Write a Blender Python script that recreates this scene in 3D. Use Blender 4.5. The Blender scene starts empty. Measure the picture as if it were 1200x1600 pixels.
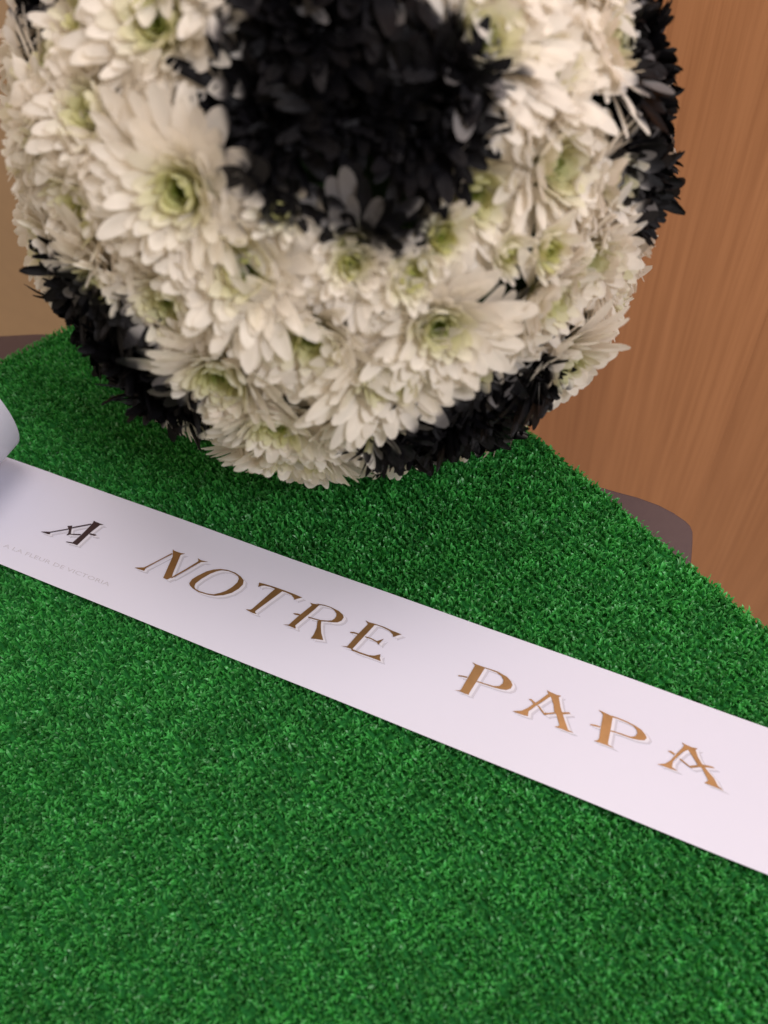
import bpy, math, numpy as np
from mathutils import Matrix, Vector

S = bpy.context.scene
COL = S.collection
rng = np.random.default_rng(11)

# ------------------------------------------------------------------ camera
H = 0.3913                      # camera height above the turf tips, metres
F = 1350.0                      # focal length in pixels of the 1200 x 1600 photograph
th, ro = math.radians(54.0), math.radians(-8.0)
fwd = np.array([0, math.cos(th), -math.sin(th)])
r0 = np.array([1.0, 0, 0]); u0 = np.cross(r0, fwd)
RT = math.cos(ro) * r0 + math.sin(ro) * u0
UP = -math.sin(ro) * r0 + math.cos(ro) * u0
EYE = np.array([0, 0, H])
cd = bpy.data.cameras.new('camera'); cam = bpy.data.objects.new('camera', cd); COL.objects.link(cam)
cam.matrix_world = Matrix(((RT[0], UP[0], -fwd[0], 0), (RT[1], UP[1], -fwd[1], 0), (RT[2], UP[2], -fwd[2], H), (0, 0, 0, 1)))
cd.sensor_fit = 'VERTICAL'; cd.sensor_height = 36.0; cd.sensor_width = 27.0
cd.lens = 36.0 * F / 1600.0
cd.clip_start = 0.01; cd.clip_end = 50
cd.dof.use_dof = True; cd.dof.focus_distance = 0.465; cd.dof.aperture_fstop = 6.2
S.camera = cam

# ------------------------------------------------------------------ light
w = bpy.data.worlds.new('World'); S.world = w; w.use_nodes = True
w.node_tree.nodes['Background'].inputs[0].default_value = (1.0, 0.82, 0.66, 1)
w.node_tree.nodes['Background'].inputs[1].default_value = 0.60
def area(name, loc, aim, size, power, colour):
    l = bpy.data.lights.new(name, 'AREA'); l.shape = 'DISK'; l.size = size; l.energy = power; l.color = colour
    o = bpy.data.objects.new(name, l); COL.objects.link(o); o.location = loc
    o.rotation_euler = (Vector(aim) - Vector(loc)).to_track_quat('-Z', 'Y').to_euler()
    return o
area('ceiling_lamp', (0.20, 0.36, 1.45), (0.05, 0.34, 0.0), 0.75, 12.0, (1.0, 0.90, 0.87))
area('front_fill_cool', (0.50, -0.40, 0.95), (0.0, 0.35, 0.15), 0.30, 8.2, (0.94, 0.92, 1.0))  # unseen front lamp, placed to brighten the ball front and ribbon curl
S.view_settings.view_transform = 'Standard'; S.view_settings.look = 'None'
S.view_settings.exposure = 0.0; S.view_settings.gamma = 1.0; S.view_settings.use_curve_mapping = False
S.render.engine = 'CYCLES'
S.cycles.use_denoising = True
S.cycles.max_bounces = 12; S.cycles.transmission_bounces = 10; S.cycles.diffuse_bounces = 8
S.cycles.sample_clamp_indirect = 4.0

# ------------------------------------------------------------------ helpers
def ray(x, y):
    return (x - 600) / F * RT - (y - 800) / F * UP + fwd
def at(x, y, z=0.0):
    d = ray(x, y); t = (z - H) / d[2]
    return EYE + d * t
def project(P):
    Q = P - EYE
    zc = Q @ fwd
    return 600 + F * (Q @ RT) / zc, 800 - F * (Q @ UP) / zc, zc

def tag(o, label=None, cat=None, group=None, kind=None):
    if label: o['label'] = label
    if cat: o['category'] = cat
    if group: o['group'] = group
    if kind: o['kind'] = kind
    return o
def empty(name, loc):
    o = bpy.data.objects.new(name, None); COL.objects.link(o); o.location = loc; o.empty_display_size = 0.02
    return o
def link(name, me, parent=None, loc=None):
    o = bpy.data.objects.new(name, me); COL.objects.link(o)
    if loc is not None: o.location = loc
    if parent is not None:
        o.parent = parent
    return o
def mesh_np(name, V, Fq, mat, attrs=None, smooth=True):
    """V (n,3); Fq (m,k) faces of k corners; attrs name -> (n,4) or (n,)"""
    me = bpy.data.meshes.new(name)
    V = np.ascontiguousarray(V, dtype=np.float32); Fq = np.ascontiguousarray(Fq, dtype=np.int32)
    m, k = Fq.shape
    me.vertices.add(len(V)); me.vertices.foreach_set('co', V.ravel())
    me.loops.add(m * k); me.loops.foreach_set('vertex_index', Fq.ravel())
    me.polygons.add(m)
    me.polygons.foreach_set('loop_start', np.arange(0, m * k, k, dtype=np.int32))
    me.polygons.foreach_set('loop_total', np.full(m, k, dtype=np.int32))
    if smooth: me.polygons.foreach_set('use_smooth', np.ones(m, dtype=bool))
    for an, av in (attrs or {}).items():
        av = np.ascontiguousarray(av, dtype=np.float32)
        if av.ndim == 2:
            a = me.attributes.new(an, 'FLOAT_COLOR', 'POINT'); a.data.foreach_set('color', av.ravel())
        else:
            a = me.attributes.new(an, 'FLOAT', 'POINT'); a.data.foreach_set('value', av.ravel())
    me.update(calc_edges=True)
    me.materials.append(mat)
    return me
def mesh_py(name, V, Fs, mat, smooth=False):
    me = bpy.data.meshes.new(name); me.from_pydata([tuple(map(float, v)) for v in V], [], Fs); me.update()
    if smooth:
        for p in me.polygons: p.use_smooth = True
    me.materials.append(mat)
    return me
def prism(name, outline, z0, z1, mat, bevel=0.0):
    """closed slab from a plan outline (counter-clockwise), optional rounded rim"""
    import bmesh
    bm = bmesh.new()
    lo = [bm.verts.new((p[0], p[1], z0)) for p in outline]; hi = [bm.verts.new((p[0], p[1], z1)) for p in outline]
    n = len(outline)
    bm.faces.new(hi); bm.faces.new(lo[::-1])
    for i in range(n): bm.faces.new((lo[i], lo[(i + 1) % n], hi[(i + 1) % n], hi[i]))
    bmesh.ops.recalc_face_normals(bm, faces=bm.faces)
    if bevel:
        ed = [e for e in bm.edges if abs(e.verts[0].co.z - e.verts[1].co.z) < 1e-6]
        bmesh.ops.bevel(bm, geom=ed, offset=bevel, segments=3, profile=0.5, affect='EDGES')
    me = bpy.data.meshes.new(name); bm.to_mesh(me); bm.free()
    me.materials.append(mat)
    return me

class NT:
    def __init__(s, name):
        s.m = bpy.data.materials.new(name); s.m.use_nodes = True
        s.t = s.m.node_tree; s.b = s.t.nodes['Principled BSDF']; s.out = s.t.nodes['Material Output']
    def n(s, ty, **kw):
        nd = s.t.nodes.new(ty)
        for k, v in kw.items():
            if k.startswith('_'): setattr(nd, k[1:], v)
            else:
                key = int(k[1:]) if k[0] == 'i' and k[1:].isdigit() else k
                nd.inputs[key].default_value = v
        return nd
    def l(s, a, b): s.t.links.new(a, b)
    def ramp(s, fac, stops):
        r = s.n('ShaderNodeValToRGB'); el = r.color_ramp.elements
        while len(el) < len(stops): el.new(0.5)
        for e, (p, c) in zip(el, stops): e.position = p; e.color = (*c, 1)
        s.l(fac, r.inputs[0]); return r.outputs[0]

# ------------------------------------------------------------------ materials
def mat_petal():
    t = NT('petal')
    at_ = t.n('ShaderNodeAttribute', _attribute_name='col')
    sp = t.n('ShaderNodeAttribute', _attribute_name='spray')
    ac = t.n('ShaderNodeAttribute', _attribute_name='across')
    # fine lengthwise veins
    wv = t.n('ShaderNodeMath', _operation='MULTIPLY', i1=26.0); t.l(ac.outputs['Fac'], wv.inputs[0])
    sn = t.n('ShaderNodeMath', _operation='SINE'); t.l(wv.outputs[0], sn.inputs[0])
    tc = t.n('ShaderNodeTexCoord')
    no = t.n('ShaderNodeTexNoise', Scale=420.0, Detail=2.0); t.l(tc.outputs['Object'], no.inputs['Vector'])
    ad = t.n('ShaderNodeMath', _operation='MULTIPLY_ADD', i1=0.35); t.l(sn.outputs[0], ad.inputs[0]); t.l(no.outputs[0], ad.inputs[2])
    bp = t.n('ShaderNodeBump', Strength=0.4, Distance=0.0006); t.l(ad.outputs[0], bp.inputs['Height'])
    t.l(at_.outputs['Color'], t.b.inputs['Base Color'])
    rg = t.n('ShaderNodeMapRange', i3=0.5, i4=0.42); t.l(sp.outputs['Fac'], rg.inputs[0]); t.l(rg.outputs[0], t.b.inputs['Roughness'])
    sg_ = t.n('ShaderNodeMapRange', i3=0.35, i4=0.12); t.l(sp.outputs['Fac'], sg_.inputs[0]); t.l(sg_.outputs[0], t.b.inputs['Specular IOR Level'])
    t.l(bp.outputs[0], t.b.inputs['Normal'])
    tr = t.n('ShaderNodeBsdfTranslucent'); t.l(at_.outputs['Color'], tr.inputs[0])
    mf = t.n('ShaderNodeMapRange', i3=0.48, i4=0.03); t.l(sp.outputs['Fac'], mf.inputs[0])
    mx = t.n('ShaderNodeMixShader'); t.l(mf.outputs[0], mx.inputs[0]); t.l(t.b.outputs[0], mx.inputs[1]); t.l(tr.outputs[0], mx.inputs[2])
    t.l(mx.outputs[0], t.out.inputs[0])
    return t.m
def mat_plain(name, col, rough=0.5, spec=0.5, metallic=0.0, noise=None, bump=0.0, nscale=60.0):
    t = NT(name); b = t.b
    b.inputs['Base Color'].default_value = (*col, 1); b.inputs['Roughness'].default_value = rough
    b.inputs['Specular IOR Level'].default_value = spec; b.inputs['Metallic'].default_value = metallic
    if noise or bump:
        tc = t.n('ShaderNodeTexCoord'); no = t.n('ShaderNodeTexNoise', Scale=nscale, Detail=5.0, Roughness=0.65); t.l(tc.outputs['Object'], no.inputs['Vector'])
        if noise: t.l(t.ramp(no.outputs[0], [(0.3, col), (0.7, noise)]), b.inputs['Base Color'])
        if bump:
            bp = t.n('ShaderNodeBump', Strength=bump, Distance=0.001); t.l(no.outputs[0], bp.inputs['Height']); t.l(bp.outputs[0], b.inputs['Normal'])
    return t.m
def mat_grass():
    t = NT('turf_fibre')
    at_ = t.n('ShaderNodeAttribute', _attribute_name='col')
    t.l(at_.outputs['Color'], t.b.inputs['Base Color'])
    t.b.inputs['Roughness'].default_value = 0.32; t.b.inputs['Specular IOR Level'].default_value = 0.55
    tr = t.n('ShaderNodeBsdfTranslucent'); t.l(at_.outputs['Color'], tr.inputs[0])
    mx = t.n('ShaderNodeMixShader', i0=0.5); t.l(t.b.outputs[0], mx.inputs[1]); t.l(tr.outputs[0], mx.inputs[2])
    t.l(mx.outputs[0], t.out.inputs[0])
    return t.m
def mat_wood(name, tone):
    t = NT(name)
    tc = t.n('ShaderNodeTexCoord')
    mp = t.n('ShaderNodeMapping', Scale=(1.0, 1.0, 0.045)); t.l(tc.outputs['Object'], mp.inputs[0])
    n1 = t.n('ShaderNodeTexNoise', Scale=42.0, Detail=4.0, Roughness=0.6, Distortion=0.6); t.l(mp.outputs[0], n1.inputs['Vector'])
    mp2 = t.n('ShaderNodeMapping', Scale=(1.0, 1.0, 0.02)); t.l(tc.outputs['Object'], mp2.inputs[0])
    n2 = t.n('ShaderNodeTexNoise', Scale=260.0, Detail=3.0, Roughness=0.6); t.l(mp2.outputs[0], n2.inputs['Vector'])
    mp3 = t.n('ShaderNodeMapping', Scale=(1.0, 1.0, 0.05)); t.l(tc.outputs['Object'], mp3.inputs[0])
    n3 = t.n('ShaderNodeTexNoise', Scale=9.0, Detail=1.0); t.l(mp3.outputs[0], n3.inputs['Vector'])
    c1 = t.ramp(n1.outputs[0], [(0.25, (0.40, 0.180, 0.076)), (0.55, (0.43, 0.198, 0.086)), (0.8, (0.46, 0.215, 0.097))])
    c2 = t.ramp(n2.outputs[0], [(0.35, (0.80, 0.76, 0.73)), (0.6, (1.0, 1.0, 1.0))])
    c3 = t.ramp(n3.outputs[0], [(0.35, (0.84, 0.81, 0.79)), (0.62, (1.03, 1.02, 1.0))])
    m1 = t.n('ShaderNodeMix', _data_type='RGBA', _blend_type='MULTIPLY'); m1.inputs[0].default_value = 0.8
    t.l(c1, m1.inputs[6]); t.l(c2, m1.inputs[7])
    m2 = t.n('ShaderNodeMix', _data_type='RGBA', _blend_type='MULTIPLY'); m2.inputs[0].default_value = 0.9
    t.l(m1.outputs[2], m2.inputs[6]); t.l(c3, m2.inputs[7])
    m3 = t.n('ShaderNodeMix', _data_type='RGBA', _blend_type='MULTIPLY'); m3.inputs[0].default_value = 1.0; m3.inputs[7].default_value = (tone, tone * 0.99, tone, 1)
    t.l(m2.outputs[2], m3.inputs[6]); t.l(m3.outputs[2], t.b.inputs['Base Color'])
    t.b.inputs['Roughness'].default_value = 0.42; t.b.inputs['Specular IOR Level'].default_value = 0.3
    bp = t.n('ShaderNodeBump', Strength=0.15, Distance=0.0005); t.l(n2.outputs[0], bp.inputs['Height']); t.l(bp.outputs[0], t.b.inputs['Normal'])
    return t.m
def mat_ribbon():
    t = NT('satin_ribbon')
    tc = t.n('ShaderNodeTexCoord')
    a_ = t.n('ShaderNodeAttribute', _attribute_name='along')
    no = t.n('ShaderNodeTexNoise', Scale=1400.0, Detail=2.0); t.l(tc.outputs['Object'], no.inputs['Vector'])
    bp = t.n('ShaderNodeBump', Strength=0.05, Distance=0.0003); t.l(no.outputs[0], bp.inputs['Height']); t.l(bp.outputs[0], t.b.inputs['Normal'])
    t.b.inputs['Base Color'].default_value = (0.765, 0.77, 0.89, 1)
    tr = t.n('ShaderNodeBsdfTranslucent', Color=(0.82, 0.80, 0.86, 1)); mx = t.n('ShaderNodeMixShader', i0=0.25)
    t.l(t.b.outputs[0], mx.inputs[1]); t.l(tr.outputs[0], mx.inputs[2]); t.l(mx.outputs[0], t.out.inputs[0])
    t.b.inputs['Roughness'].default_value = 0.38; t.b.inputs['Specular IOR Level'].default_value = 0.45
    return t.m
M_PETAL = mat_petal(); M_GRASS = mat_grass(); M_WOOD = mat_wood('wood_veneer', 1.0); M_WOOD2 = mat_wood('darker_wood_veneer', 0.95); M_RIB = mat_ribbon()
M_GOLD = mat_plain('gold_foil', (0.32, 0.18, 0.072), 0.33, 0.5, 0.6, noise=(0.22, 0.12, 0.045), nscale=90)
M_FOIL_REFLECT = mat_plain('foil_dark_reflection', (0.03, 0.014, 0.016), 0.4, 0.4)  # dark reflection in the gold foil, painted as base colour of the first letter
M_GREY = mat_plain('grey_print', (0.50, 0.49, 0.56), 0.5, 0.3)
M_WHITE = mat_plain('white_print', (0.64, 0.635, 0.71), 0.4, 0.4)
M_INK = mat_plain('grey_ink', (0.54, 0.52, 0.58), 0.5, 0.3)
M_WALL = mat_plain('beige_paint', (0.42, 0.285, 0.17), 0.7, 0.25, noise=(0.39, 0.265, 0.16), bump=0.1, nscale=45)
M_TABLE = mat_plain('grey_laminate', (0.10, 0.068, 0.068), 0.5, 0.3, noise=(0.092, 0.062, 0.064), bump=0.02, nscale=200)
M_SLAB = mat_plain('dark_table_slab', (0.05, 0.028, 0.022), 0.5, 0.4)
M_BACK = mat_plain('turf_backing', (0.02, 0.17, 0.035), 0.9, 0.1, noise=(0.012, 0.11, 0.022), nscale=300)
M_FOAM = mat_plain('wet_foam', (0.02, 0.045, 0.012), 0.9, 0.1, noise=(0.012, 0.028, 0.01), bump=0.5, nscale=80)

# ------------------------------------------------------------------ setting: wall, wood panel
wd = np.array([math.cos(math.radians(-24)), math.sin(math.radians(-24)), 0]); wn = np.array([-wd[1], wd[0], 0])   # wn points away from the camera
W0 = np.array([-0.051, 0.66, 0])
def slab(name, a, b, depth0, depth1, z0, z1, mat):
    q = [W0 + wd * a + wn * depth0, W0 + wd * b + wn * depth0, W0 + wd * b + wn * depth1, W0 + wd * a + wn * depth1]
    return prism(name, [(p[0], p[1]) for p in q], z0, z1, mat)
tag(link('wall', slab('wall', -1.6, 1.8, 0.025, 0.12, -0.78, 1.9, M_WALL)), kind='structure')
# two veneered boards; the joint runs where the photograph shows it, right of the table corner
d_ = ray(1137, 660); t_ = ((W0 - EYE) @ wn) / (d_ @ wn); JA = float((EYE + d_ * t_ - W0) @ wd)
panel = empty('wood_panel', (W0[0] + wd[0] * 0.6, W0[1] + wd[1] * 0.6, -0.76))
tag(panel, 'reddish brown vertical grained wood panel behind the flower ball', 'panel')
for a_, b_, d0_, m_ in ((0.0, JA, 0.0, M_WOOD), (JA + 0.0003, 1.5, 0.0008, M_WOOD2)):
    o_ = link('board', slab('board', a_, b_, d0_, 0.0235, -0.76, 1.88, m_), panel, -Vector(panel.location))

# ------------------------------------------------------------------ table under the turf
TZ = -0.021
def tp(x, y): return at(x, y, TZ)[:2]
front = [np.array([-0.55, 0.0]), np.array([0.02, -0.22])]
back = [tp(1078, 905), tp(1081, 873), tp(1083, 846), tp(1083, 830), tp(1079, 820), tp(1072, 813), tp(1053, 800), tp(1030, 788), tp(997, 776), tp(963, 767)]
pL1, pL0 = tp(57, 521), tp(0, 524)
p0, p3 = back[-1], pL1
m0 = (back[-1] - back[-2]) / np.linalg.norm(back[-1] - back[-2]); m1 = (pL0 - pL1) / np.linalg.norm(pL0 - pL1)
for s in np.linspace(0.1, 0.9, 9):       # smooth back edge, hidden behind the ball
    h = (2*s**3-3*s**2+1)*p0 + (s**3-2*s**2+s)*0.35*m0 + (-2*s**3+3*s**2)*p3 + (s**3-s**2)*0.35*m1
    back.append(h)
back += [pL1, pL0, pL0 + m1 * 0.12, pL0 + m1 * 0.2 + np.array([-0.04, -0.06])]
tdir = back[0] - back[1]; tdir = tdir / np.linalg.norm(tdir)
outline = [back[0] + tdir * 0.42] + back + [back[-1] + tdir * 0.45]
tab = empty('table', (0, 0.2, TZ - 0.03))
tab_inv = np.array([0, 0.2, TZ - 0.03])
tag(tab, 'grey laminate table with a rounded corner under the green turf', 'table')
link('table_top', prism('table_top', [o - tab_inv[:2] for o in outline], 0.004, 0.03, M_TABLE, 0.0015), tab)
inset = [o - tab_inv[:2] for o in outline]; cen = np.mean(inset, axis=0)
link('table_under_slab', prism('table_under_slab', [cen + (o - cen) * 1.009 for o in inset], -0.03, 0.0036, M_SLAB), tab)  # dark slab below the top, slightly wider, so a strip stands out

# ------------------------------------------------------------------ turf board
CORNER = at(428, 334)[:2]
e2 = at(1200, 970)[:2] - at(844, 675)[:2]; e2 /= np.linalg.norm(e2)
CORNER = at(844, 675)[:2] - e2 * 0.2897
e1 = np.array([e2[1], -e2[0]]);
if e1[0] > 0: e1 = -e1
LU, LV = 0.68, 0.50
RZ = 0.0005                                            # ribbon level
turf = empty('artificial_turf', (CORNER[0] + e2[0]*LU/2 + e1[0]*LV/2, CORNER[1] + e2[1]*LU/2 + e1[1]*LV/2, TZ))
tag(turf, 'square board of short bright green artificial turf under the ball and ribbon', 'artificial turf')
TO = np.array(turf.location)
def tuv(u, v): return CORNER + e2 * u + e1 * v
q = [tuv(0, 0), tuv(0, LV), tuv(LU, LV), tuv(LU, 0)]
a2 = sum(q[i][0]*q[(i+1) % 4][1] - q[(i+1) % 4][0]*q[i][1] for i in range(4))
if a2 < 0: q = q[::-1]
link('backing', prism('backing', [p - TO[:2] for p in q], 0.0004, 0.0135, M_BACK, 0.001), turf)
ZB = TZ + 0.0135                                       # blades root here, tips near 0
N = 200000
uu = rng.random(N) * LU; vv = rng.random(N) * LV
cell = 0.0038                                          # fibres stand in stitched tufts
cu = (np.floor(uu / cell) + 0.5) * cell; cv = (np.floor(vv / cell) + 0.5) * cell
uu = uu * 0.52 + cu * 0.48; vv = vv * 0.52 + cv * 0.48
def vnoise(x, y, s, seed):
    g = np.random.default_rng(seed).random((64, 64)); X = x / s; Y = y / s
    i = np.floor(X).astype(int); j = np.floor(Y).astype(int); fx = X - i; fy = Y - j
    fx = fx*fx*(3-2*fx); fy = fy*fy*(3-2*fy); G = lambda a, b: g[a % 64, b % 64]
    return (G(i, j)*(1-fx)+G(i+1, j)*fx)*(1-fy)+(G(i, j+1)*(1-fx)+G(i+1, j+1)*fx)*fy
P = CORNER[None] + uu[:, None] * e2 + vv[:, None] * e1
hgt = 0.0066 * (0.55 + 0.5 * rng.random(N)) * (0.72 + 0.52 * vnoise(uu, vv, 0.0045, 3))
ra_ = at(20, 718, RZ)[:2]; rt_ = at(1200, 1137, RZ)[:2] - ra_; rt_ /= np.linalg.norm(rt_); ry_ = (P - ra_) @ np.array([-rt_[1], rt_[0]])
hgt = np.where((ry_ < -0.0008) & (ry_ > -0.0642 + 0.0008) & ((P - ra_) @ rt_ > -0.12), hgt * 0.74, hgt)     # pile pressed down by the ribbon
a0 = rng.random(N) * 2 * np.pi; turn = rng.normal(0, 1.3, N)
edge = np.minimum(np.minimum(uu, LU - uu), np.minimum(vv, LV - vv)); hgt *= 0.72 + 0.28 * np.clip(edge / 0.004, 0, 1)
amp = (0.0003 + 0.0010 * rng.random(N) ** 1.5)
fa = rng.random(N) * 2 * np.pi                          # facing of the flat fibre, twisting upwards
tw = rng.normal(0, 0.9, N)
wd_ = 0.00042 + 0.00038 * rng.random(N)
V = np.zeros((N, 7, 3), np.float32)
base = np.concatenate([P, np.full((N, 1), ZB)], 1)
c = base.copy()
for k, (s, wf) in enumerate(((0.0, 1.0), (0.5, 1.05), (0.90, 0.90), (1.0, 0.0))):
    c = c.copy(); c[:, 2] = ZB + hgt * (1.3 * s - 0.42 * s**3)
    aa = a0 + turn * s
    bend_ = amp * s + (0.0007 if k == 3 else 0.0)
    c[:, 0] += np.cos(aa) * bend_; c[:, 1] += np.sin(aa) * bend_
    f2 = fa + tw * s
    side = np.stack([np.cos(f2), np.sin(f2), 0.35 * np.sin(aa * 2)], 1) * (wd_ * wf)[:, None]
    if k < 3: V[:, 2*k] = c - side; V[:, 2*k+1] = c + side
    else: V[:, 6] = c
V = V.reshape(-1, 3) - TO
idx = (np.arange(N) * 7)[:, None]
tris = np.concatenate([idx + np.array(t) for t in ((0, 1, 3), (0, 3, 2), (2, 3, 5), (2, 5, 4), (4, 5, 6))])
g = rng.random(N)[:, None]; g2 = vnoise(uu, vv, 0.03, 8)[:, None]
colr = np.array([0.045, 0.36, 0.054]) * (1 - g) + np.array([0.125, 0.66, 0.160]) * g
colr *= (0.80 + 0.2 * g2) * (0.62 + 0.62 * vnoise(uu, vv, 0.0042, 9)[:, None])
pale = rng.random(N) < 0.014; colr[pale] = (0.25, 0.62, 0.30)
colr = np.repeat(np.concatenate([colr, np.ones((N, 1))], 1), 7, 0)
tag(link('turf_blades', mesh_np('turf_blades', V, tris, M_GRASS, {'col': colr}, smooth=False), turf), kind='stuff')

# ------------------------------------------------------------------ ribbon
ra, rb = at(20, 718, RZ), at(1200, 1137, RZ)
rt = (rb - ra)[:2]; rt /= np.linalg.norm(rt); rn = np.array([-rt[1], rt[0]])     # rn: to the far long edge
rw = 0.0642
rmid = ra[:2] - rn * rw / 2
ribbon = empty('ribbon', (rmid[0], rmid[1], 0)); RO = np.array(ribbon.location)
tag(ribbon, 'white satin mourning ribbon with gold lettering lying on the turf', 'ribbon')
NX = 13
def wave(s_): return 0.00025 * math.sin(s_ * 52 + 1.0) + 0.0003 * math.sin(s_ * 23)
def strip(name, cl, mat, parent, twist=None):
    """cl: list of (s along, z) with width along rn; solid thin strip"""
    cl = np.array(cl); n = len(cl); ys = np.linspace(-rw/2, rw/2, NX)
    d = np.gradient(cl, axis=0); d /= np.linalg.norm(d, axis=1)[:, None]
    nr = np.stack([-d[:, 1], d[:, 0]], 1)
    Vs = []
    for off in (0.00012, -0.00012):
        for i in range(n):
            for y in ys:
                s_, z_ = cl[i] + nr[i] * off
                Vs.append((*(rmid + rt * s_ + rn * y), z_))
    Vs = np.array(Vs) - RO
    Fs = []; m = n * NX
    for i in range(n - 1):
        for j in range(NX - 1):
            a = i*NX + j
            Fs.append((a, a+NX, a+NX+1, a+1)); Fs.append((m+a, m+a+1, m+a+NX+1, m+a+NX))
    nb = len(Vs); side = [np.array([Vs[o + i*NX + j] for i in range(n)]) for j in (0, NX-1) for o in (0, m)]
    Vs = np.concatenate([Vs] + side)
    for i in range(n - 1):
        Fs.append((nb+i, nb+n+i, nb+n+i+1, nb+i+1)); Fs.append((nb+2*n+i, nb+2*n+i+1, nb+3*n+i+1, nb+3*n+i))
    me = mesh_py(name, Vs, Fs, mat, True)
    return link(name, me, parent)
s_left = -0.10; s_right = float((rb[:2] - ra[:2]) @ rt) + 0.10
main = []
for s in np.linspace(s_left, s_right, 120):
    e = max(0.0, s - (s_right - 0.135))
    main.append((s, RZ + wave(s) * min(1.0, max(0.0, (s + 0.09) / 0.05)) + 0.10 * e**2 * 6 * (0.5 - 0.5*math.cos(e * 60)) * 0.35))
# the tail lifts off the turf at the left, turns over, comes back above and curls under
loop = []
for a in np.linspace(-90, -270, 29)[1:]:
    loop.append((s_left + 0.05 * math.cos(math.radians(a)), RZ + 0.0477 + 0.0477 * math.sin(math.radians(a))))
ns, nz, nrs, nrz = -0.003, 0.055, 0.030, 0.042
x0_, z0_ = loop[-1]
for f_ in np.linspace(0, 1, 10)[1:]:
    loop.append((x0_ + (ns - x0_) * f_, z0_ + (nz + nrz - z0_) * f_))
for a in np.linspace(90, -95, 30)[1:]:
    loop.append((ns + nrs * math.cos(math.radians(a)), nz + nrz * math.sin(math.radians(a))))
lx, lz = loop[-1]
for k in range(1, 8): loop.append((lx - 0.010 * k, lz + 0.0012 * k))
body = strip('ribbon_band', main[::-1] + loop, M_RIB, ribbon)

def poly_mesh(name, polys, z, mat, off=(0, 0)):
    V = []; Fs = []
    for k, p in enumerate(polys):
        if isinstance(p, tuple):            # ring: outer, inner
            o, i_ = p; n = len(o); b = len(V)
            for q_ in list(o) + list(i_):
                w_ = at(q_[0], q_[1], RZ); V.append((w_[0] + off[0], w_[1] + off[1], z + k * 2e-5))
            for a in range(n): Fs.append((b + a, b + (a+1) % n, b + n + (a+1) % n, b + n + a))
        else:
            b = len(V)
            for q_ in p:
                w_ = at(q_[0], q_[1], RZ); V.append((w_[0] + off[0], w_[1] + off[1], z + k * 2e-5))
            Fs.append(tuple(range(b, b + len(p))))
    V = np.array(V) - RO
    V[:, 2] += [wave(float(v[:2] @ rt)) for v in V]
    me = mesh_py(name, V, Fs, mat)
    import bmesh
    bm = bmesh.new(); bm.from_mesh(me)
    bmesh.ops.triangulate(bm, faces=bm.faces[:]); bm.normal_update()
    for f in bm.faces:
        if f.normal.z < 0: f.normal_flip()
    bm.to_mesh(me); bm.free()
    return me
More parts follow.
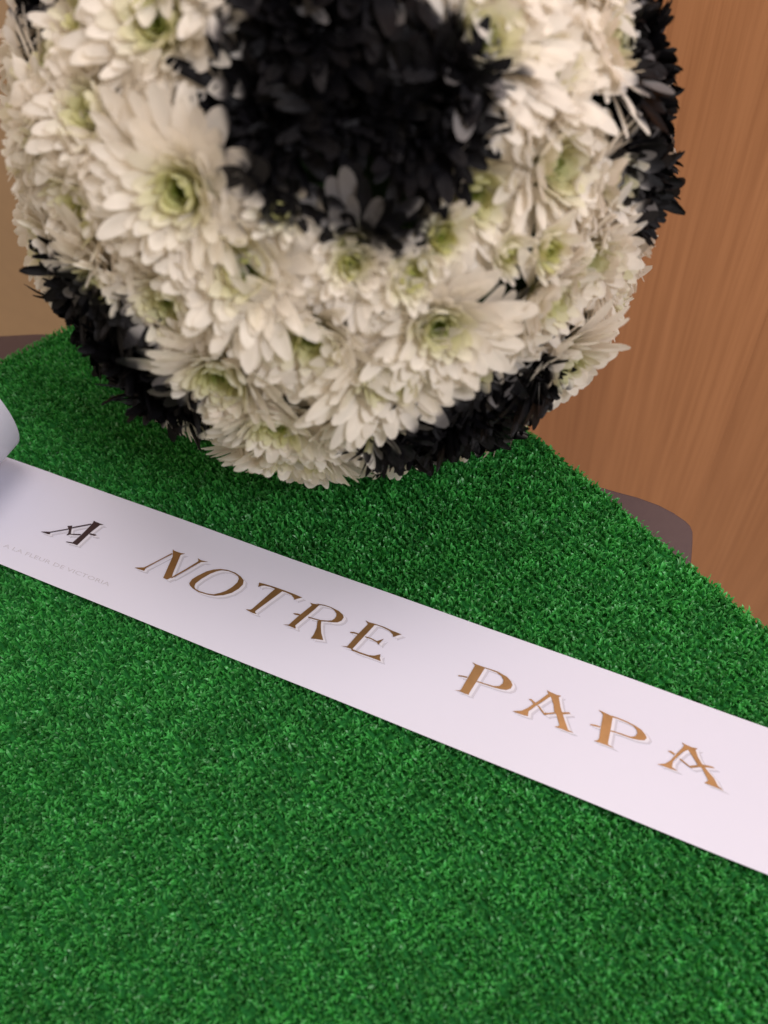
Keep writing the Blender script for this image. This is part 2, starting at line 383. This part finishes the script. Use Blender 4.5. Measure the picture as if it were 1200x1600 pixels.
# letter outlines, read off the print: (x0, y0, scale, [polygons])
LET = [
 ('A', 50, 800, 9.23, [
  [(897,135),(925,150),(985,175),(1040,190),(985,200),(850,305),(655,490),(575,455),(600,440),(720,335),(855,200),(885,165)],
  [(860,176),(866,192),(640,234),(520,264),(270,308),(268,330),(235,330),(130,292),(270,294),(515,250),(640,216)],
  [(515,212),(588,205),(582,240),(565,325),(570,332),(510,345),(505,338),(530,315),(540,260)],
  [(560,324),(720,328),(700,346),(560,337)],
  [(840,315),(895,328),(930,335),(935,350),(900,355),(835,335)],
  [(500,434),(580,446),(620,475),(500,444)]]),
 ('N', 200, 850, 9.23, [
  [(652,90),(680,112),(770,142),(830,150),(780,165),(765,170),(655,430),(640,490),(570,525),(515,500),(650,195),(655,140)],
  [(640,143),(652,157),(480,244),(265,360),(240,400),(150,372),(100,352),(240,350),(380,281)],
  [(1010,215),(1060,245),(1160,265),(1060,270),(1020,290),(830,402),(690,480),(630,508),(640,486),(690,457),(830,377),(1010,266),(1025,250)]]),
 ('O', 280, 880, 9.23, [
  ([(150,300),(190,240),(270,190),(400,125),(500,98),(600,89),(700,101),(810,139),(890,195),(932,250),(920,310),(860,370),(760,430),(640,465),(520,475),(400,457),(280,423),(200,372),(160,330)],
   [(228,330),(240,300),(330,230),(450,160),(540,125),(620,107),(710,118),(800,155),(850,192),(862,230),(840,280),(770,345),(680,400),(600,430),(500,453),(400,441),(300,410),(240,378),(225,352)])]),
 ('T', 370, 900, 9.23, [
  [(560,180),(580,175),(650,205),(665,215),(270,505),(265,525),(290,550),(230,535),(160,500),(130,480),(200,485),(230,470)],
  [(325,95),(420,120),(560,163),(700,213),(830,263),(880,285),(945,312),(825,345),(825,320),(790,277),(700,235),(600,208),(480,158),(400,140),(350,145),(310,160)]]),
 ('R', 430, 930, 9.23, [
  [(505,110),(545,125),(645,140),(580,200),(290,440),(300,475),(290,485),(190,440),(110,425),(200,425),(330,310),(530,150)],
  [(600,123),(650,133),(720,146),(820,184),(920,235),(980,290),(990,330),(960,375),(900,400),(820,398),(760,387),(660,382),(560,353),(478,328),(480,312),(560,337),(660,364),(760,372),(820,370),(860,345),(885,310),(885,270),(850,220),(800,187),(720,158),(640,144)],
  [(612,375),(668,378),(660,440),(665,540),(695,655),(600,640),(515,630),(560,570),(600,480)],
  [(265,260),(320,266),(380,285),(360,302),(300,287),(270,276)]]),
 ('E', 520, 960, 9.23, [
  [(475,95),(530,125),(605,155),(590,180),(290,500),(290,515),(210,485),(120,460),(210,470),(360,300),(510,150)],
  [(530,123),(620,148),(740,188),(850,240),(995,298),(920,320),(870,338),(868,300),(820,250),(740,208),(650,168),(590,162)],
  [(470,323),(560,353),(640,395),(740,362),(690,410),(660,450),(645,420),(560,370),(473,340)],
  [(270,503),(400,557),(520,597),(600,605),(690,585),(680,640),(695,685),(600,650),(500,613),(380,573),(270,527)],
  [(255,260),(310,263),(375,285),(360,302),(300,282),(255,276)]]),
 ('P', 700, 1020, 9.23, [
  [(350,140),(400,170),(525,215),(535,222),(425,400),(300,600),(305,615),(240,595),(180,565),(90,545),(170,550),(190,535),(390,190)],
  [(500,208),(600,238),(720,279),(850,355),(910,420),(930,475),(905,525),(840,545),(760,535),(660,508),(540,468),(413,428),(418,412),(540,452),(660,488),(740,488),(790,450),(800,400),(770,345),(700,292),(600,253),(520,226)],
  [(150,328),(220,338),(285,353),(270,372),(210,352),(150,345)]]),
 ('A', 790, 1065, 9.23, [
  [(595,135),(650,165),(740,205),(800,215),(765,240),(790,380),(820,480),(860,600),(900,710),(980,750),(900,735),(820,700),(700,660),(760,655),(775,640),(735,500),(700,440),(690,340),(650,230),(620,195)],
  [(610,190),(645,228),(470,340),(420,370),(330,440),(320,510),(260,495),(170,465),(100,435),(230,430),(320,390),(400,335),(490,280)],
  [(330,262),(370,262),(400,290),(430,310),(400,335),(370,290)],
  [(440,345),(480,360),(555,460),(620,465),(705,453),(705,477),(620,484),(560,497),(530,460),(470,375)],
  [(795,455),(860,455),(915,455),(930,480),(870,480),(815,490)]]),
 ('P', 910, 1095, 9.23, [
  [(225,140),(300,175),(435,240),(415,360),(370,600),(365,640),(460,700),(350,655),(240,615),(160,590),(220,580),(240,550),(265,380),(295,220),(280,190)],
  [(420,226),(520,260),(640,309),(760,370),(850,430),(905,500),(925,545),(890,580),(810,575),(720,557),(600,518),(480,473),(400,453),(403,437),(480,457),(600,498),(700,530),(760,520),(790,480),(780,430),(730,376),(640,328),(520,279),(430,250)],
  [(110,348),(180,358),(260,383),(250,400),(180,380),(110,363)]]),
 ('A', 1020, 1150, 8.57, [
  [(385,90),(440,120),(520,155),(600,170),(570,190),(600,280),(660,380),(750,490),(820,570),(870,670),(950,735),(840,690),(690,630),(730,610),(740,590),(660,440),(600,390),(540,290),(470,190),(430,150)],
  [(420,130),(465,190),(400,220),(300,310),(265,350),(255,420),(330,475),(230,445),(130,405),(55,385),(170,375),(240,330),(320,240),(390,170)],
  [(195,205),(240,205),(300,245),(280,260),(230,225)],
  [(345,300),(380,315),(490,405),(600,393),(640,415),(510,435),(470,410),(370,330)],
  [(655,385),(740,400),(800,415),(830,435),(770,430),(675,420)]]),
]
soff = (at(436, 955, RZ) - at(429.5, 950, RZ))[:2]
for i, (ch, x0, y0, sc, polys) in enumerate(LET):
    pp = []
    for p in polys:
        cv = lambda L: [(x0 + a / sc, y0 + b / sc) for a, b in L]
        pp.append((cv(p[0]), cv(p[1])) if isinstance(p, tuple) else cv(p))
    lo = link('letter', poly_mesh('letter', pp, RZ + 0.00062, M_FOIL_REFLECT if i == 0 else M_GOLD), ribbon)
    lo['label'] = 'gold foil letter %s with a painted dark reflection' % ch if i == 0 else 'gold foil letter %s' % ch
    link('letter_outline', poly_mesh('letter_outline', pp, RZ + 0.00042, M_WHITE, tuple(soff * 0.5)), lo)
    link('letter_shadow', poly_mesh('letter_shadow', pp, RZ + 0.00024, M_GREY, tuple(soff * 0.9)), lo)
# small florist's line near the lower edge
fc = bpy.data.curves.new('fine_print', 'FONT'); fc.body = 'A LA FLEUR DE VICTORIA'; fc.size = 1.0; fc.resolution_u = 2
fo = bpy.data.objects.new('fine_print', fc); COL.objects.link(fo)
bpy.context.view_layer.update()
fm = bpy.data.meshes.new_from_object(fo.evaluated_get(bpy.context.evaluated_depsgraph_get()))
COL.objects.unlink(fo); bpy.data.objects.remove(fo)
co = np.zeros(len(fm.vertices) * 3, np.float32); fm.vertices.foreach_get('co', co); co = co.reshape(-1, 3)
pa, pb = at(5, 855, RZ)[:2], at(170, 917, RZ)[:2]
ex = (pb - pa) / (co[:, 0].max() - co[:, 0].min())
ey = rn * 0.0033
co2 = pa + (co[:, :1] - co[:, 0].min()) * ex + co[:, 1:2] * ey
fm.vertices.foreach_set('co', np.concatenate([co2 - RO[:2], np.array([[RZ + 0.0003 + wave(float((c_ - rmid) @ rt))] for c_ in co2])], 1).astype(np.float32).ravel())
fm.materials.clear(); fm.materials.append(M_INK)
link('fine_print', fm, ribbon)

# ------------------------------------------------------------------ flower football
BC = np.array([0.0045, 0.3775, 0.1555])
RB = 0.1350                                        # flower heads sit at this radius
ball = empty('flower_football', (BC[0], BC[1], 0.0)); BO = np.array(ball.location)
tag(ball, 'football made of white and black chrysanthemums standing on the turf', 'flower arrangement')
def on_ball(x, y, R=0.146):
    d = ray(x, y); d = d / np.linalg.norm(d); oc = EYE - BC
    b = oc @ d; disc = b*b - (oc @ oc - R*R)
    if disc <= 0:
        p = EYE + d * (-b); n = p - BC
    else:
        n = EYE + d * (-b - math.sqrt(disc)) - BC
    return n / np.linalg.norm(n)
# black patches: the twelve pentagons of a football
c0 = on_ball(555, 152)
tocam = EYE - BC; tocam /= np.linalg.norm(tocam)
ax1 = RT - c0 * (RT @ c0); ax1 /= np.linalg.norm(ax1); ax2 = np.cross(ax1, c0)      # ax2 ~ image down
if ax2 @ UP > 0: ax2 = -ax2
PSI = math.radians(-5.0)
A63 = math.atan(2)
pents = [c0]
for k in range(5):
    a = PSI + k * 2*math.pi/5 + math.radians((0, 0, 0, 7, 0)[k])
    pa_ = A63 + math.radians((-2.5, 0.5, 1.5, 0, 0)[k])
    pents.append(c0*math.cos(pa_) + math.sin(pa_)*(math.cos(a)*ax1 + math.sin(a)*ax2))
pents += [-p for p in pents]
pents = np.array(pents)
def patch(n, wob=0.0):
    """signed angle (deg) outside the nearest black pentagon; negative is inside"""
    dots = n @ pents.T; k = np.argmax(dots, -1)
    c = pents[k]; ang = np.degrees(np.arccos(np.clip(np.max(dots, -1), -1, 1)))
    nb = np.array([pents[np.argsort(-(pents @ p))[1]] for p in pents])[k]
    t1 = nb - c * np.sum(nb*c, -1, keepdims=True); t1 /= np.linalg.norm(t1, axis=-1, keepdims=True)
    t2 = np.cross(c, t1)
    phi = np.degrees(np.arctan2(np.sum(n*t2, -1), np.sum(n*t1, -1)))
    ph = (phi % 72) - 36
    lim = 16.0 / np.cos(np.radians(ph))
    return ang - np.minimum(lim, 18.6)

WHITE_PX = [(240,25),(208,128),(375,428),(468,402),(690,512),(762,500),(886,256),(482,542),(602,598),(424,672),(180,292),
            (275,298),(862,478),(545,482),(340,592),(968,72),(868,96),(300,190),(128,170),(110,60),(60,250),(95,330),(200,390),(760,300),
            (800,230),(250,480),(940,420),(880,570),(760,60),(560,690),(150,455),(560,395),(330,330),(330,80),(905,330)]
SMALL_PX = [(441,326),(640,432),(692,372),(855,390),(795,395),(548,415)]
cands = []                                          # (direction, kind)
for p in WHITE_PX: cands.append((on_ball(*p), 'w'))
for p in SMALL_PX: cands.append((on_ball(*p, R=0.147), 's'))
keep = []
for n, k in cands:
    if k == 'w' and patch(n[None])[0] < -2.0: continue
    if k == 'w' and any(kk == 'w' and math.acos(min(1, n @ m)) < 0.175 for m, kk in keep): continue
    keep.append((n, k))
# fill the rest by best candidate sampling
def sep(n): return min(math.acos(max(-1, min(1, n @ m))) * (1.25 if k == 's' else 1.0) for m, k in keep)
GA = math.pi * (3 - math.sqrt(5))
pool = rng.normal(size=(9000, 3)); pool /= np.linalg.norm(pool, axis=1)[:, None]
pp_ = patch(pool)
pp_ = pp_ - 0.9 * (pool @ c0 > math.cos(math.radians(25))) - 1.0 * (pool @ pents[1] > math.cos(math.radians(25)))      # the patch facing the camera is the fullest
for p in pents: keep.append((p, 'b'))
EDGE = -3.7                                          # heads whose middle lies this far inside a patch are black
for n, pv in zip(pool, pp_):
    if EDGE < pv < EDGE + 4.5: continue
    if sep(n) > (0.18 if pv < EDGE else 0.232): keep.append((n, 'b' if pv < EDGE else 'w'))
for n, pv in zip(pool, pp_):
    if sep(n) > (0.165 if pv < EDGE else 0.195): keep.append((n, 'b' if pv < EDGE + 1.2 else 'w'))
for n, pv in zip(pool, pp_):
    if pv > EDGE + 1.2 and sep(n) > 0.182: keep.append((n, 'w'))
KD = np.array([n for n, _ in keep])

NS, NC = 8, 5                                       # rows along, columns across a petal
sv = np.array([0, 0.2, 0.42, 0.62, 0.78, 0.90, 0.97, 1.0]); uv = np.linspace(-1, 1, NC)
fq = []
for i in range(NS - 1):
    for j in range(NC - 1):
        a = i*NC + j; fq.append((a, a+1, a+NC+1, a+NC))
FQ = np.array(fq); NV = NS * NC
def smooth(a, b, x):
    t = np.clip((x - a) / (b - a), 0, 1); return t*t*(3-2*t)
def flower(n, kind, near):
    """all petals of one flower head -> V (np,NV,3) in world, col, spray, across"""
    # local frame, head tipped a little at random
    ax = n + rng.normal(0, 0.10, 3); ax /= np.linalg.norm(ax)
    t1 = np.cross(ax, [0.3, 0.2, 0.9]); t1 /= np.linalg.norm(t1); t2 = np.cross(ax, t1)
    size = np.clip((0.78 * near * RB + 0.0080) / 0.030, 0.70, 0.98) * rng.uniform(0.95, 1.08)
    cnt = {'w': 136, 'b': 116, 's': 56}[kind]
    if kind == 's': size = rng.uniform(0.36, 0.46)
    if kind == 'b': size *= 0.88
    i = np.arange(cnt); t = i / (cnt - 1.0)                         # 0 outer .. 1 centre
    az = i * GA + rng.normal(0, 0.10, cnt) + rng.random() * 6.28
    openv = rng.uniform(-8, 6)
    el = np.radians((13 + openv) + 58 * t**1.3 + rng.normal(0, 3.6, cnt))
    L = (0.0275 * (1 - t) ** 0.80 + 0.0056) * size * rng.uniform(0.86, 1.12, cnt)
    L *= 1 + 0.12 * np.sin(az * 2 + rng.random() * 6)
    W = (0.0027 * (1 - t) ** 0.45 + 0.0010) * size ** 0.8 * rng.uniform(0.85, 1.2, cnt)
    curl = np.radians(rng.normal(6, 12, cnt) - 14 * (1 - t) + 50 * t)
    if kind == 'b': curl = np.radians(rng.normal(0, 30, cnt) + 30 * t); el += np.radians(rng.normal(6, 9, cnt))
    if kind == 's': el += np.radians(16); curl += np.radians(40); W *= 1.15
    cup = rng.uniform(0.03, 0.30, cnt)
    if kind == 'b': W *= 0.8; cup *= 1.8
    sidebend = rng.normal(0, 0.055, cnt); roll = rng.normal(0, 0.12, cnt)
    rad = np.cos(az)[:, None] * t1 + np.sin(az)[:, None] * t2       # radial
    tan = np.cross(ax, rad)
    head = BC + n * (RB + rng.normal(0, 0.0022) + {'w': 0.0, 'b': -0.001, 's': 0.0075}[kind])
    # centreline
    x = np.zeros((cnt, NS)); z = np.zeros((cnt, NS)); e = np.zeros((cnt, NS))
    for k in range(NS):
        e[:, k] = el + curl * (sv[k] - 0.25) + np.radians(rng.normal(0, 2.0, cnt))
        if k:
            ds = L * (sv[k] - sv[k-1])
            em = 0.5 * (e[:, k] + e[:, k-1]); x[:, k] = x[:, k-1] + ds*np.cos(em); z[:, k] = z[:, k-1] + ds*np.sin(em)
    r_in = 0.0042 * size * (1 - t) ** 0.5
    x += r_in[:, None]
    # width profile: narrow claw, broad rounded tip
    tipk = rng.uniform(0.56, 0.72, cnt)[:, None]
    prof = (0.34 + 0.66 * smooth(0.0, 0.62, sv)[None]) * np.sqrt(np.clip(1 - np.clip((sv[None] - tipk) / (1.0 - tipk), 0, 1) ** 2.3, 0.0, 1))
    prof[:, -1] = 0.22
    hw = W[:, None] * prof
    C = head + x[..., None] * rad[:, None] + z[..., None] * ax
    bend = (sidebend * L)[:, None] * (sv ** 2)[None]
    C = C + bend[..., None] * tan[:, None]
    nrm = -np.sin(e)[..., None] * rad[:, None] + np.cos(e)[..., None] * ax   # petal's upper side
    cr, sr = np.cos(roll)[:, None, None], np.sin(roll)[:, None, None]
    tt = np.broadcast_to(tan[:, None], nrm.shape)
    a1 = tt * cr + nrm * sr; a2 = nrm * cr - tt * sr
    Vv = C[:, :, None] + (uv[None, None, :, None] * hw[:, :, None, None]) * a1[:, :, None] \
        + ((uv ** 2)[None, None, :, None] * (cup[:, None] * hw)[:, :, None, None]) * a2[:, :, None]
    # slight ripple and the notched tip
    Vv = Vv + rng.normal(0, 0.00005, Vv.shape)
    mid = NC // 2
    Vv[:, -1, mid] -= (C[:, -1] - C[:, -2]) * rng.uniform(-0.1, 0.5, (cnt, 1))
    # gravity: free tips sag
    dr = np.array([0, 0, -1.0]); sag = (0.0004 + 0.0018 * rng.random(cnt)) * (1 - t) * size
    Vv = Vv + (sag[:, None] * (sv ** 2)[None])[:, :, None, None] * dr
    V = Vv.reshape(cnt, NV, 3)
    # neighbours press the petals into one even, round surface
    rv = V - BC; rl = np.linalg.norm(rv, axis=-1, keepdims=True); lim_ = 0.1525
    V = np.where(rl > lim_, BC + rv / rl * (lim_ + (rl - lim_) * 0.70), V)
    # keep everything off the turf
    low = np.minimum(V[..., 2] - 0.0006, 0); crushed = (low < -0.0015).mean(1) > 0.2; V[..., 2] -= low * 0.9
    # pigments
    sg = np.repeat(sv, NC)[None]
    white = np.array([0.93, 0.885, 0.80]); white = white[None, None] * rng.uniform(0.93, 1.04, (cnt, 1, 1))
    green = np.array([0.58, 0.60, 0.12]); deep = np.array([0.22, 0.32, 0.02])
    gstr = rng.uniform(0.7, 1.1) if kind == 'w' else (1.0 if kind == 's' else 0.4)
    k1 = np.clip(gstr * (smooth(0.50, 0.92, t)[:, None] * (1.0 - 0.35 * sg) + 0.55 * smooth(0.45, 0.0, sg)), 0, 1)
    k2 = np.clip(gstr * smooth(0.86, 1.0, t)[:, None] * np.ones_like(sg), 0, 1)
    if kind == 's':
        k1 = np.clip(0.35 + 0.6 * t[:, None] - 0.45 * sg * (t[:, None] < 0.5), 0, 1); k2 = smooth(0.72, 0.95, t)[:, None] * np.ones_like(sg)
    col = white * (1 - k1[..., None]) + green * k1[..., None]
    col = col * (1 - k2[..., None]) + deep * k2[..., None]
    # black spray paint
    dirs = (V - BC); dirs = dirs / np.linalg.norm(dirs, axis=-1, keepdims=True)
    pv = patch(dirs.reshape(-1, 3)).reshape(cnt, NV)
    jit = rng.normal(0, 1.5, (cnt, 1))
    if kind == 'b':
        cover = rng.uniform(0.9, 1.0, (cnt, 1)); part = rng.random((cnt, 1)) < 0.045; cover = np.where(part, rng.uniform(0.70, 0.90, (cnt, 1)), cover)
        spray = cover * (0.86 + 0.14 * smooth(0.1, 0.5, sg))
        spray = spray * (1 - 0.14 * smooth(3.0, 8.0, pv + jit))
    else:
        spray = smooth(0.8, -1.6, pv + jit) * rng.uniform(0.8, 1.0, (cnt, 1)) * (0.7 + 0.3 * smooth(0.3, 0.9, sg))
        spray = np.where(rng.random((cnt, 1)) < 0.15, spray * 0.35, spray)
    ink = np.array([0.0022, 0.0021, 0.0026])[None, None] * rng.uniform(0.7, 1.9, (cnt, 1, 1))
    col = np.exp(np.log(col) * (1 - spray[..., None]) + np.log(ink) * spray[..., None])
    colr = np.concatenate([col, np.ones((cnt, NV, 1))], -1)
    across = np.tile(np.tile(uv, NS), (cnt, 1))
    return head, V, colr, spray, across, crushed

heads = [flower(n, k, float(np.mean(np.sort(np.arccos(np.clip(KD @ n, -1, 1)))[1:5]))) for n, k in keep]
# which petals show largest from the camera (coarse depth buffer)
allV = np.concatenate([h[1] for h in heads]); npet = len(allV)
mids = np.concatenate([allV, 0.5 * (allV[:, :-NC] + allV[:, NC:])], 1)
px, py, pz = project(mids.reshape(-1, 3)); pid = np.repeat(np.arange(npet), mids.shape[1])
CS = 7.0
ok = (px >= 0) & (px < 1200) & (py >= 0) & (py < 1600)
ci = (px / CS).astype(int) + 2000 * (py / CS).astype(int)
ci, pz2, pd = ci[ok], pz[ok], pid[ok]
order = np.lexsort((pz2, ci)); ci, pd = ci[order], pd[order]
first = np.r_[True, ci[1:] != ci[:-1]]
wins = np.bincount(pd[first], minlength=npet)
best = set(np.argsort(-wins)[:300].tolist())

core = bpy.data.meshes.new('foam_core')
import bmesh
bm = bmesh.new(); bmesh.ops.create_icosphere(bm, subdivisions=5, radius=0.1285)
for v in bm.verts: v.co *= 1 + 0.012 * math.sin(v.co.x * 260) * math.sin(v.co.y * 230 + v.co.z * 190)
bm.to_mesh(core); bm.free(); core.materials.append(M_FOAM)
for p in core.polygons: p.use_smooth = True
link('foam_core', core, ball, Vector(BC - BO))
NAME = {'w': 'white_chrysanthemum', 'b': 'black_chrysanthemum', 's': 'green_chrysanthemum_bud'}
g0 = 0
for (n, k), (head, V, colr, spray, across, crushed) in zip(keep, heads):
    cnt = len(V); Vl = V - head
    t = np.arange(cnt) / (cnt - 1.0)
    cen = np.where((t > 0.74))[0]
    loose = [i for i in range(cnt) if (g0 + i) in best and t[i] <= 0.74 and not crushed[i]]
    rest = [i for i in range(cnt) if t[i] <= 0.74 and (g0 + i) not in best and not crushed[i]]
    def build(name, ids):
        ids = np.array(ids); m = len(ids)
        Fm = (FQ[None] + (np.arange(m) * NV)[:, None, None]).reshape(-1, 4)
        return mesh_np(name, Vl[ids].reshape(-1, 3), Fm, M_PETAL,
                       {'col': colr[ids].reshape(-1, 4), 'spray': spray[ids].ravel(), 'across': across[ids].ravel()})
    fo = link(NAME[k], build(NAME[k], cen), ball, Vector(head - BO))      # the tight heart of the flower
    if rest: tag(link('petals', build('petals', rest), fo), kind='stuff')
    for i in loose: link('petal', build('petal', [i]), fo)
    g0 += cnt
print('flowers', len(keep), 'petals', npet, {k: sum(kk == k for _, kk in keep) for k in 'wbs'})
